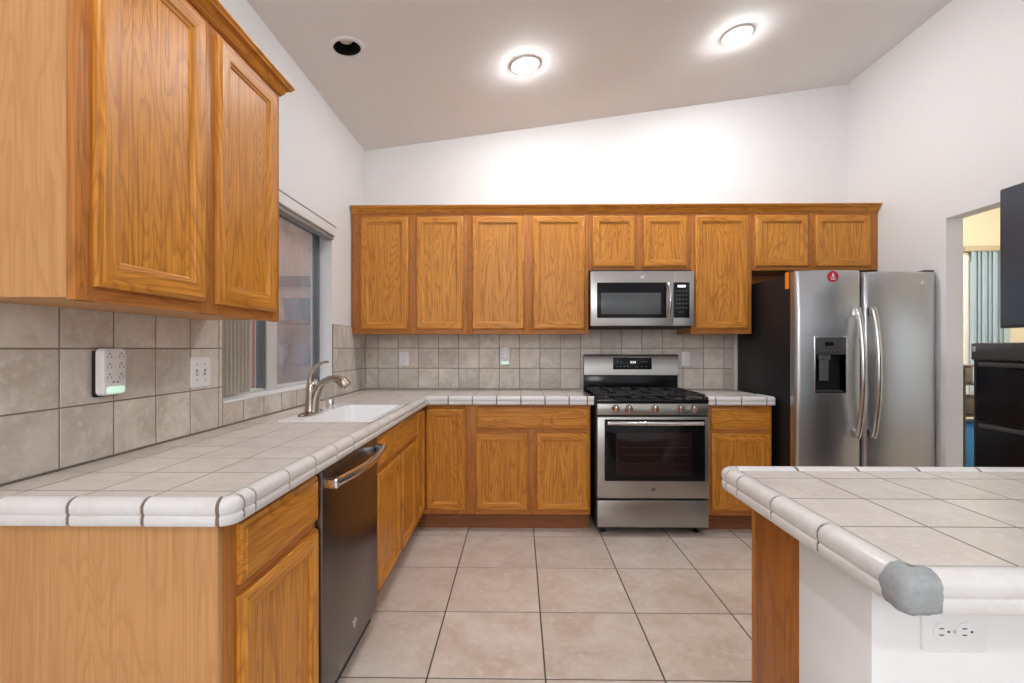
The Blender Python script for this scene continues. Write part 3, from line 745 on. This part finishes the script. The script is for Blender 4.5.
# ================================================================== refrigerator
t=thing('refrigerator','stainless side-by-side refrigerator with ice dispenser in the right corner','refrigerator',(2.21,3.4,0))
obj('cabinet',MB().box(1.775,2.664,3.105,3.845,.02,1.757,0,.006),simple('fridge_black',(.010,.010,.012),.45,spec=.3),t)
obj('base_grille',MB().box(1.78,2.645,3.06,3.104,.012,.09,0,.003),blackM,t)
hm=MB(); hm.box(2.595,2.662,3.055,3.125,1.7575,1.771,0,.003); obj('hinge_cover',hm,blackS,t)
def fdoor(name,x0,x1,z0,z1,hole=None):
    yb,yf,bul=3.100,3.040,.018
    us=sorted({0,.012,.03,.06,.94,.97,.988,1}|{k/14 for k in range(15)}|({(hole[0]-x0)/(x1-x0),(hole[1]-x0)/(x1-x0)} if hole else set()))
    zs=[z0,z0+.012]+([hole[2],hole[3]] if hole else [])+[z1-.012,z1]
    def Y(u,z):
        e=min(u,1-u)*(x1-x0); r=.022
        y=yf-bul*sin(pi*u)**.9
        if e<r: y+= (r-sqrt(max(0,r*r-(r-e)**2)))*1.3
        ez=min(z-z0,z1-z)
        if ez<.006: y+=.006
        return y
    m=MB(); 
    for a,b in zip(us[:-1],us[1:]):
        for c,d in zip(zs[:-1],zs[1:]):
            if hole and (a+b)/2*(x1-x0)+x0>hole[0] and (a+b)/2*(x1-x0)+x0<hole[1] and hole[2]<(c+d)/2<hole[3]: continue
            m.add([(x0+u*(x1-x0),Y(u,z),z) for u,z in((a,c),(b,c),(b,d),(a,d))],[(0,1,2,3)])
    for z in(z0,z1):
        for a,b in zip(us[:-1],us[1:]): m.add([(x0+a*(x1-x0),Y(a,z),z),(x0+b*(x1-x0),Y(b,z),z),(x0+b*(x1-x0),yb,z),(x0+a*(x1-x0),yb,z)],[(0,1,2,3)])
    for u in(0,1):
        x=x0+u*(x1-x0)
        for c,d in zip(zs[:-1],zs[1:]): m.add([(x,Y(u,c),c),(x,Y(u,d),d),(x,yb,d),(x,yb,c)],[(0,1,2,3)])
    m.add([(x0,yb,z0),(x1,yb,z0),(x1,yb,z1),(x0,yb,z1)],[(0,1,2,3)])
    return m
HB=(1.887,2.087,.985,1.340)
dl=obj('freezer_door',fdoor('f',1.774,2.192,.095,1.767,HB),steelZ,t,sharp=50)
dr=obj('fridge_door',fdoor('r',2.202,2.668,.095,1.757),steelZ,t,sharp=50)
Mf=fnY(3.030)
m=MB()   # dispenser: frame, head, niche
m.frame_sweep(Mf,1.882,2.092,.980,1.345,[(0,-.015),(0,.004),(.003,.006),(.008,.006),(.010,.003),(.010,-.05)],0,0)
fr=obj('dispenser_frame',m,handleM,dl)
m=MB(); m.box(1.892,2.082,3.032,3.096,1.228,1.334,0,.003); hd=obj('dispenser_head',m,dispG,dl)
m=MB(); m.add([(1.892,3.028,.99),(2.082,3.028,.99),(2.082,3.095,.99),(1.892,3.095,.99),(1.892,3.028,1.228),(2.082,3.028,1.228),(2.082,3.095,1.228),(1.892,3.095,1.228)],[(0,1,2,3),(0,3,7,4),(1,2,6,5),(3,2,6,7)])
obj('dispenser_niche',m,blackS,dl)
m=MB(); m.box(1.925,2.0,3.045,3.075,1.195,1.228,0,.004); m.box(1.932,1.992,3.052,3.062,1.06,1.195,0,.004); obj('dispenser_paddle',m,simple('paddle_grey',(.10,.105,.115),.25),dl)
obj('drip_tray',MB().box(1.90,2.074,3.035,3.09,.990,1.0,0,.002),dispG,dl)
obj('dispenser_display',MB().box(1.955,2.008,3.0305,3.0325,1.285,1.309),blackG,hd)
for x in(1.925,1.948,1.972,1.997,2.022,2.045): obj('key_mark',MB().box(x-.004,x+.004,3.0308,3.0325,1.252,1.2555),greyPr,hd)
for par,x,xo in((dl,2.135,.0),(dr,2.232,.0)):
    pts=[(x,3.0-.008-.048*sin(pi*k/18)**.75,.715+.80*k/18) for k in range(19)]
    h=obj('handle',MB().tube(pts,.0145,14,0,1.25,(1,0,0)),handleM,par)
    for z in(.728,1.502): obj('handle_mount',MB().box(x-.014,x+.014,2.985,3.033,z-.028,z+.028,0,.005),chromeM,h)
b=obj('badge',MB().disc(fnY(3.0285),2.568,1.684,.013,0,.003,0,24),chromeM,dr)
lettering('badge_letters','GE',fnY(3.0285),2.568,1.684,.0033,.014,blackS,b)
Mr2=fnY(3.0225)
t=tag(obj('magnet',MB().disc(Mr2,1.997,1.727,.035,.0,.004,0,32),redM,loc=(1.997,3.0225,1.727)),'round red magnet with white print at the top of the freezer door','magnet')
m=MB(); m.disc(Mr2,1.997,1.741,.006,.0041,.0045); m.add([Mr2(u,w,.0044) for u,w in((1.991,1.738),(2.003,1.738),(2.006,1.724),(1.988,1.724))],[(0,1,2,3)])
for k,(a,b) in enumerate(((1.979,2.015),(1.983,2.011))): m.mbox(Mr2,a,b,1.714-.009*k,1.7185-.009*k,.0041,.0044)
obj('print',m,whitePr,t)
tag(obj('sticker',MB().box(1.7738,1.7748,3.115,3.16,1.662,1.772),orangeM,loc=(1.774,3.13,1.70)),'small orange sticker on the black side of the refrigerator','sticker')

# ================================================================== outlets and switches
def outlet_face(m,M,u,w,r=.0165,rot=False):
    m.disc(M,u,w,r,.004,.0062,0,18)
    for s in(-1,1):
        a,b=(u+s*.0055,w+.003) if not rot else (u-.003,w+s*.0055)
        if not rot: m.mbox(M,a-.001,a+.001,b-.004,b+.004,.0061,.0065,1)
        else: m.mbox(M,a-.004,a+.004,b-.001,b+.001,.0061,.0065,1)
    if not rot: m.disc(M,u,w-.008,.0022,.006,.0066,1,10)
    else: m.disc(M,u+.009,w,.0022,.006,.0066,1,10)
WM=YB-.0105
def wall_outlet(name,label,M,u,w,hw=.037,hh=.058,rot=False):
    c=M(u,w,0); t=thing(name,label,'outlet',c)
    if rot: hw,hh=hh,hw
    obj('cover_plate',MB().plate(M,u-hw,u+hw,w-hh,w+hh,0,.005,.006,.002),plasticW,t)
    for s in(-1,1):
        m=MB()
        if rot: outlet_face(m,M,u+s*.0195,w,rot=True)
        else: outlet_face(m,M,u,w+s*.0195)
        obj('receptacle',m,[plasticW,slotM],t)
    m=MB().disc(M,u,w,.003,.004,.0056,0,10); obj('screw',m,chromeM,t)
    return t
wall_outlet('wall_outlet','white duplex outlet on the back wall tiles nearest the window corner',fnY(WM),-.945,1.182,.04,.056)
wall_outlet('wall_outlet','white duplex outlet turned sideways on the half wall below the mortar patch',fnY(.8218),.746,.785,.036,.054,True)
# plug-in outlet extenders
def extender(label,M,u,w,back):
    t=thing('outlet_extender',label,'outlet extender',M(u,w,0),'plug-in outlet extenders')
    hw,hh=.041,.071
    obj('back_plate',MB().plate(M,u-hw*.98,u+hw*.98,w-hh-.004,w+hh*.9,0,.012,.006,.001),back,t)
    m=MB(); m.plate(M,u-hw,u+hw,w-hh,w+hh,.0122,.037,.014,.006); obj('shell',m,plasticW,t)
    m=MB()
    for r in range(3):
        for s in(-1,1):
            cu,cw=u+s*.021,w+.047-.031*r
            m.mbox(M,cu-.0075,cu-.0055,cw-.006,cw+.003,.0371,.0375); m.mbox(M,cu+.0055,cu+.0075,cw-.006,cw+.003,.0371,.0375); m.disc(M,cu,cw+.008,.003,.0371,.0376,0,10)
    for s in(-1,1): m.mbox(M,u+s*.007-.004,u+s*.007+.004,w-.034,w-.029,.0371,.0375)
    obj('sockets',m,greyPr,t)
    obj('night_light',MB().plate(M,u-.032,u+.032,w-.065,w-.044,.0362,.0377,.008,.0005),nightM,t)
extender('white plug-in outlet extender with glowing base on the left wall under the wall cabinet',fpX(XL+.0102),1.415,1.199,blackS)
extender('white plug-in outlet extender with glowing base on the back wall tiles',fnY(WM),-.115,1.205,plasticW)
# double switch plate on the left wall
M=fpX(XL+.0102); t=thing('switch_plate','white double toggle switch plate on the left wall beside the window','switch',M(1.847,1.175,0))
obj('cover_plate',MB().plate(M,1.79,1.905,1.117,1.234,0,.005,.006,.002),plasticW,t)
for u in(1.824,1.871):
    m=MB(); m.mbox(M,u-.005,u+.005,1.163,1.187,.0045,.0056,1); m.box(M(0,0,.004)[0],M(0,0,.016)[0],u-.0035,u+.0035,1.168,1.178,0,.001); obj('toggle',m,[plasticW,greyPr],t)
m=MB()
for u in(1.824,1.871):
    for w in(1.145,1.206): m.disc(M,u,w,.003,.0045,.0056,0,10)
obj('screw',m,greyPr,t)
# blank/rocker plate right of the range
M=fnY(WM); t=thing('switch_plate','white rocker switch plate on the back wall just right of the range','switch',M(1.362,1.18,0))
obj('cover_plate',MB().plate(M,1.327,1.397,1.122,1.24,0,.005,.006,.002),plasticW,t)
obj('rocker',MB().plate(M,1.346,1.378,1.148,1.214,.0045,.0085,.003,.001),plasticW,t)

# ================================================================== window on the left wall
alu=simple('window_frame_white',(.62,.62,.60),.4); aluD=simple('window_frame_grey',(.13,.14,.15),.4)
FXo,FXi=XL-.14,XL-.083
m=MB()
m.box(FXo,FXi,WY0,WY1,WZ0,WZ0+.022,0,.002); m.box(FXo,FXi,WY0,WY1,WZ1-.03,WZ1,1,.002)
m.box(FXo,FXi,WY0,WY0+.03,WZ0,WZ1,0,.002); m.box(FXi-.035,FXi+.0,3.150,WY1,WZ0+.0,WZ1,1,.002); m.box(FXo,FXi-.036,3.17,WY1,WZ0,WZ1,0,.002)
m.box(FXo,FXi+.01,2.497,2.606,WZ0,WZ1,0,.003); m.box(FXo+.02,FXi+.004,2.472,2.497,WZ0+.02,WZ1,1,.002)
win=struct('window_1',m,[alu,aluD])
glassD=pane('dirty_window_glass',(.95,.95,.97),.1,.36); glassC=pane('window_glass',(.97,.98,.99),.1,.10)
obj('glass_pane',MB().box(XL-.112,XL-.108,2.60,3.158,WZ0+.015,WZ1-.02),glassD,win)
obj('glass_pane',MB().box(XL-.108,XL-.104,WY0+.02,2.48,WZ0+.015,WZ1-.02),glassC,win)
obj('sill',MB().box(XL-.09,XL+.014,WY0-.0,WY1,WZ0-.004,WZ0+.006,0,.003),whiteM,win)
# vertical blind drawn to the near side
t=thing('vertical_blind','beige vertical blind stacked at the near side of the kitchen window','blind',(XL-.04,2.1,WZ1))
obj('headrail',MB().box(XL+.0005,XL+.034,WY0-.02,WY1-.012,2.028,2.088,0,.004),whiteM,t)
obj('track',MB().box(XL-.04,XL+.018,WY0+.005,WY1-.012,2.004,2.0275,0,.003),simple('track_grey',(.30,.30,.30),.4),t)
obj('headrail_shadow_line',MB().box(XL+.0005,XL+.038,WY0-.02,WY1-.010,2.0885,2.0935,0,.001),simple('lip_shadow_grey',(.38,.37,.37),.5),t)  # grey strip painted in as the shadow line above the headrail
slatM=simple('blind_slat',(.74,.66,.57),.5,noise_amt=.05)
for k in range(8):
    y=2.025+.029*k; m=MB(); a=radians(28)
    for j in range(6):
        pass
    n=6; p=[]
    for j in range(n+1):
        s=(j/n-.5)*.086; c=.006*(1-(2*j/n-1)**2)
        p.append((XL-.036+s*cos(a)+c*sin(a),y-s*sin(a)+c*cos(a)))
    q=[(x+.0012*sin(a),yy+.0012*cos(a)) for x,yy in reversed(p)]
    m.rings([[(x,yy,z) for x,yy in p+q] for z in(1.062,2.003)]); obj('slat',m,slatM,t)

# ================================================================== outside the window
ext=simple('stucco_tan',(.56,.37,.28),.9,noise_amt=.12); extB=simple('dark_timber',(.10,.075,.07),.8,noise_amt=.2)
m=MB(); m.box(-7.0,-1.60,5.75,5.9,-.2,3.2); o=struct('wall_patio',m,ext)
struct('trim_patio',MB().box(-7.0,-1.6,5.70,5.749,2.03,2.15),extB)
struct('floor_patio',MB().box(-7.5,XL-.145,-3,5.9,-.25,-.16),simple('patio_concrete',(.35,.32,.30),.9,noise_amt=.15))
t=thing('patio_shelf','dark wooden shelf unit outside the kitchen window','shelf',(-2.6,5.45,-.16))
wd=simple('weathered_wood',(.17,.085,.062),.8,noise_amt=.25)
for z in(.55,1.05,1.55): obj('shelf_board',MB().box(-3.0,-2.0,5.30,5.66,z,z+.035,0,.003),wd,t)
for x in(-2.98,-2.04):
    for y in(5.32,5.63): obj('post',MB().box(x-.025,x+.025,y-.025,y+.025,-.16,1.55 if x<-2.5 else 1.55,0,.003),wd,t)
tub=simple('tub_blue_grey',(.10,.17,.22),.5)
t=thing('plastic_tub','blue-grey tub standing on the shelf outside the window','tub',(-2.55,5.46,1.585))
obj('tub_body',MB().lathe([(.17,0),(.20,.24),(.21,.25),(.195,.25),(.165,.02),(.001,.02)],(-2.55,5.46,1.586),(0,0,1),28),tub,t)
tag(obj('bottle',MB().lathe([(.035,0),(.037,.01),(.037,.15),(.015,.19),(.015,.23),(.002,.23)],(-2.2,5.48,1.586),(0,0,1),18),simple('pale_bottle',(.70,.60,.52),.4),loc=(-2.2,5.48,1.586)),'pale bottle standing beside the blue-grey tub outside','bottle')
for z,xs_ in((1.086,(-2.80,-2.52,-2.26)),(.586,(-2.75,-2.45,-2.2))):
    for i,x in enumerate(xs_):
        c=[(.34,.24,.22),(.22,.20,.24),(.40,.30,.26)][i]
        tag(obj('flower_pot',MB().lathe([(.07,0),(.10,.18),(.11,.18),(.11,.22),(.095,.22),(.09,.19),(.001,.19)],(x,5.48,z),(0,0,1),22),simple('pot_glaze',c,.6,noise_amt=.2),loc=(x,5.48,z)),
            ('%s flower pot on the %s shelf outside the window'%(('reddish','grey-violet','tan')[i],('middle' if z>1 else 'lowest'))),'pot','flower pots on the patio shelf')
t=thing('hose_reel_post','thin red pole standing outside the window','pole',(-3.15,5.55,-.16))
obj('pole',MB().tube([(-3.15,5.55,-.16),(-3.15,5.55,1.9)],.022,12),simple('pole_red',(.42,.06,.06),.5),t)
obj('pole_cap',MB().lathe([(.03,0),(.03,.03),(.01,.05)],(-3.15,5.55,1.9),(0,0,1),14),extB,t)
m=MB(); random.seed(3)
for k in range(60):
    x=-3.36+random.uniform(-.20,.20); y=5.2+random.uniform(-.14,.14); z=.95*random.random()
    for j in range(3):
        a=random.uniform(0,6.28); l=.09
        m.add([(x,y,z),(x+l*cos(a),y+l*sin(a)*.6,z+.06),(x+l*.9*cos(a+.5),y+l*.6*sin(a+.5),z+.11),(x-.01,y+.02,z+.05)],[(0,1,2,3)])
o=tag(obj('shrub',m,simple('shrub_grey',(.25,.25,.27),.8,noise_amt=.3),loc=(-3.36,5.2,-.16)),'grey leafy shrub outside the near window pane','shrub')

# ================================================================== right side: TV, dresser, next room
t=thing('television','flat black television on the right wall above the dresser','television',(2.55,1.85,1.376))
obj('housing',MB().box(2.522,2.565,1.25,2.505,1.374,2.101,0,.006),simple('tv_bezel',(.02,.021,.025),.3),t)
obj('screen',MB().box(2.5185,2.5218,1.265,2.490,1.392,2.086),simple('tv_screen',(.045,.058,.078),.3),t)
m=MB(); m.box(2.6,2.6795,1.75,1.95,1.65,1.85,0,.004); m.box(2.565,2.60,1.8,1.9,1.70,1.80); obj('wall_bracket',m,blackM,t)
t=thing('dresser','glossy black dresser with bowed drawer lips below the television','dresser',(2.46,1.78,0))
obj('body',MB().box(2.262,2.676,1.19,2.374,.0,1.296,0,.005),blackS,t)
Mx=lambda u,w,d:(2.262-d,u,w)
obj('top_rail',MB().mbox(Mx,1.19,2.374,1.212,1.294,.0002,.012,0,.004),simple('dresser_rail',(.045,.046,.05),.3),t)
for w0,w1 in((.915,1.206),(.52,.909),(.12,.514)):
    dm=bpy.data.materials.get('dresser_black') or simple('dresser_black',(.006,.006,.008),.22,spec=.14)
    d=obj('drawer',MB().mbox(Mx,1.20,2.352,w0,w1,.0002,.010,0,.004),dm,t)
    pts=[(2.262-.012-.016*sin(pi*k/16),1.23+1.10*k/16,w1-.016) for k in range(17)]
    obj('drawer_lip',MB().tube(pts,.008,10,0,1.4,(0,0,1)),simple('lip_grey',(.05,.05,.052),.22),d)
t2=obj('tag',MB().plate(Mx,2.350,2.366,1.252,1.280,.012,.0135,.006,.0004),simple('tag_grey',(.35,.35,.36),.35),t)
pts=[(2.44,2.30,1.3005),(2.46,2.27,1.317),(2.50,2.2,1.335),(2.56,2.12,1.335),(2.60,2.04,1.36),(2.605,2.0,1.44)]
tag(obj('power_cord',MB().tube(pts,.004,8),simple('cord_brown',(.30,.10,.04),.5),loc=(2.45,2.3,1.297)),'thin brown cord arching from the dresser top to the television','cord')
# the next room
rm=simple('cream_paint',(.72,.66,.52),.7,noise_amt=.015)
m=MB(); WX0,WX1,WB,WT=4.66,5.10,.75,2.25
m.box(XR+.105,WX0,5.0,5.1,-.15,2.9); m.box(WX1,6.4,5.0,5.1,-.15,2.9); m.box(WX0,WX1,5.0,5.1,-.15,WB); m.box(WX0,WX1,5.0,5.1,WT,2.9)
struct('wall_dining',m,rm)
struct('wall_dining_side',MB().box(6.4,6.5,0,5.1,-.15,2.9),rm)
struct('floor_dining',MB().box(XR+.105,6.4,0,5.0,-.15,-.005),simple('dining_carpet',(.35,.30,.26),.9,noise_amt=.1))
struct('ceiling_dining',MB().box(XR+.105,6.5,0,5.1,2.75,2.9),ceilM)
m=MB(); m.frame_sweep(fnY(5.05),WX0,WX1,WB,WT,[(0,-.04),(0,.045),(.012,.06),(.06,.06),(.06,-.04)],0,0)
w2=struct('window_2',m,whiteM)
obj('glass_pane',MB().box(WX0+.05,WX1-.05,5.06,5.066,WB+.05,WT-.05),glassC,w2)
t=thing('vertical_blind','pale blue vertical blind over the window in the next room','blind',(4.88,4.96,2.27))
obj('headrail',MB().box(4.62,5.14,4.93,4.985,2.275,2.33,0,.004),simple('headrail_tan',(.45,.38,.28),.5),t)
bl=simple('blind_blue',(.40,.52,.62),.5,noise_amt=.03); bn=bl.node_tree.nodes['Principled BSDF']; bn.inputs['Transmission Weight'].default_value=.0
for k in range(7):
    x=4.735+.055*k; a=radians(38 if k%2 else 22); p=[]
    for j in range(6):
        s=(j/5-.5)*.092; p.append((x+s*cos(a),4.955+s*sin(a)*.6))
    q=[(xx,yy+.002) for xx,yy in reversed(p)]
    obj('slat',MB().rings([[(xx,yy,z) for xx,yy in p+q] for z in(.8,2.275)]),bl,t)
ld=bpy.data.lights.new('dining_lamp','POINT'); ld.energy=110; ld.color=(1,.9,.72); ld.shadow_soft_size=.12
lo=bpy.data.objects.new('dining_lamp',ld); COL.objects.link(lo); lo.location=(4.2,3.2,2.5)
t=thing('storage_rack','dark metal storage rack just inside the next room','rack',(3.56,3.75,0))
rk=simple('rack_dark',(.05,.045,.04),.4)
for x in(3.36,3.76):
    for y in(3.60,3.90): obj('post',MB().tube([(x,y,0),(x,y,1.12)],.011,10),rk,t)
for z in(.36,.76,1.0): obj('shelf',MB().box(3.35,3.77,3.59,3.91,z-.01,z,0,.002),rk,t)
def boxthing(name,label,cat,x0,x1,y0,y1,z0,z1,c):
    t=thing(name,label,cat,((x0+x1)/2,(y0+y1)/2,z0)); mm=simple(name+'_colour',c,.5,noise_amt=.08)
    obj('container',MB().box(x0,x1,y0,y1,z0+.001,z1,0,.012,3),mm,t)
    obj('lid',MB().box(x0-.004,x1+.004,y0-.004,y1+.004,z1+.0005,z1+.014,0,.004),mm,t)
boxthing('storage_bin','blue storage bin on the lowest shelf of the rack','bin',3.378,3.735,3.618,3.88,.36,.68,(.03,.20,.42))
boxthing('food_tin','brown tin on the middle shelf of the rack','tin',3.378,3.46,3.618,3.70,.76,.90,(.10,.07,.05))
boxthing('canister','pale canister on the top shelf of the rack','canister',3.378,3.45,3.618,3.69,1.0,1.13,(.16,.13,.10))
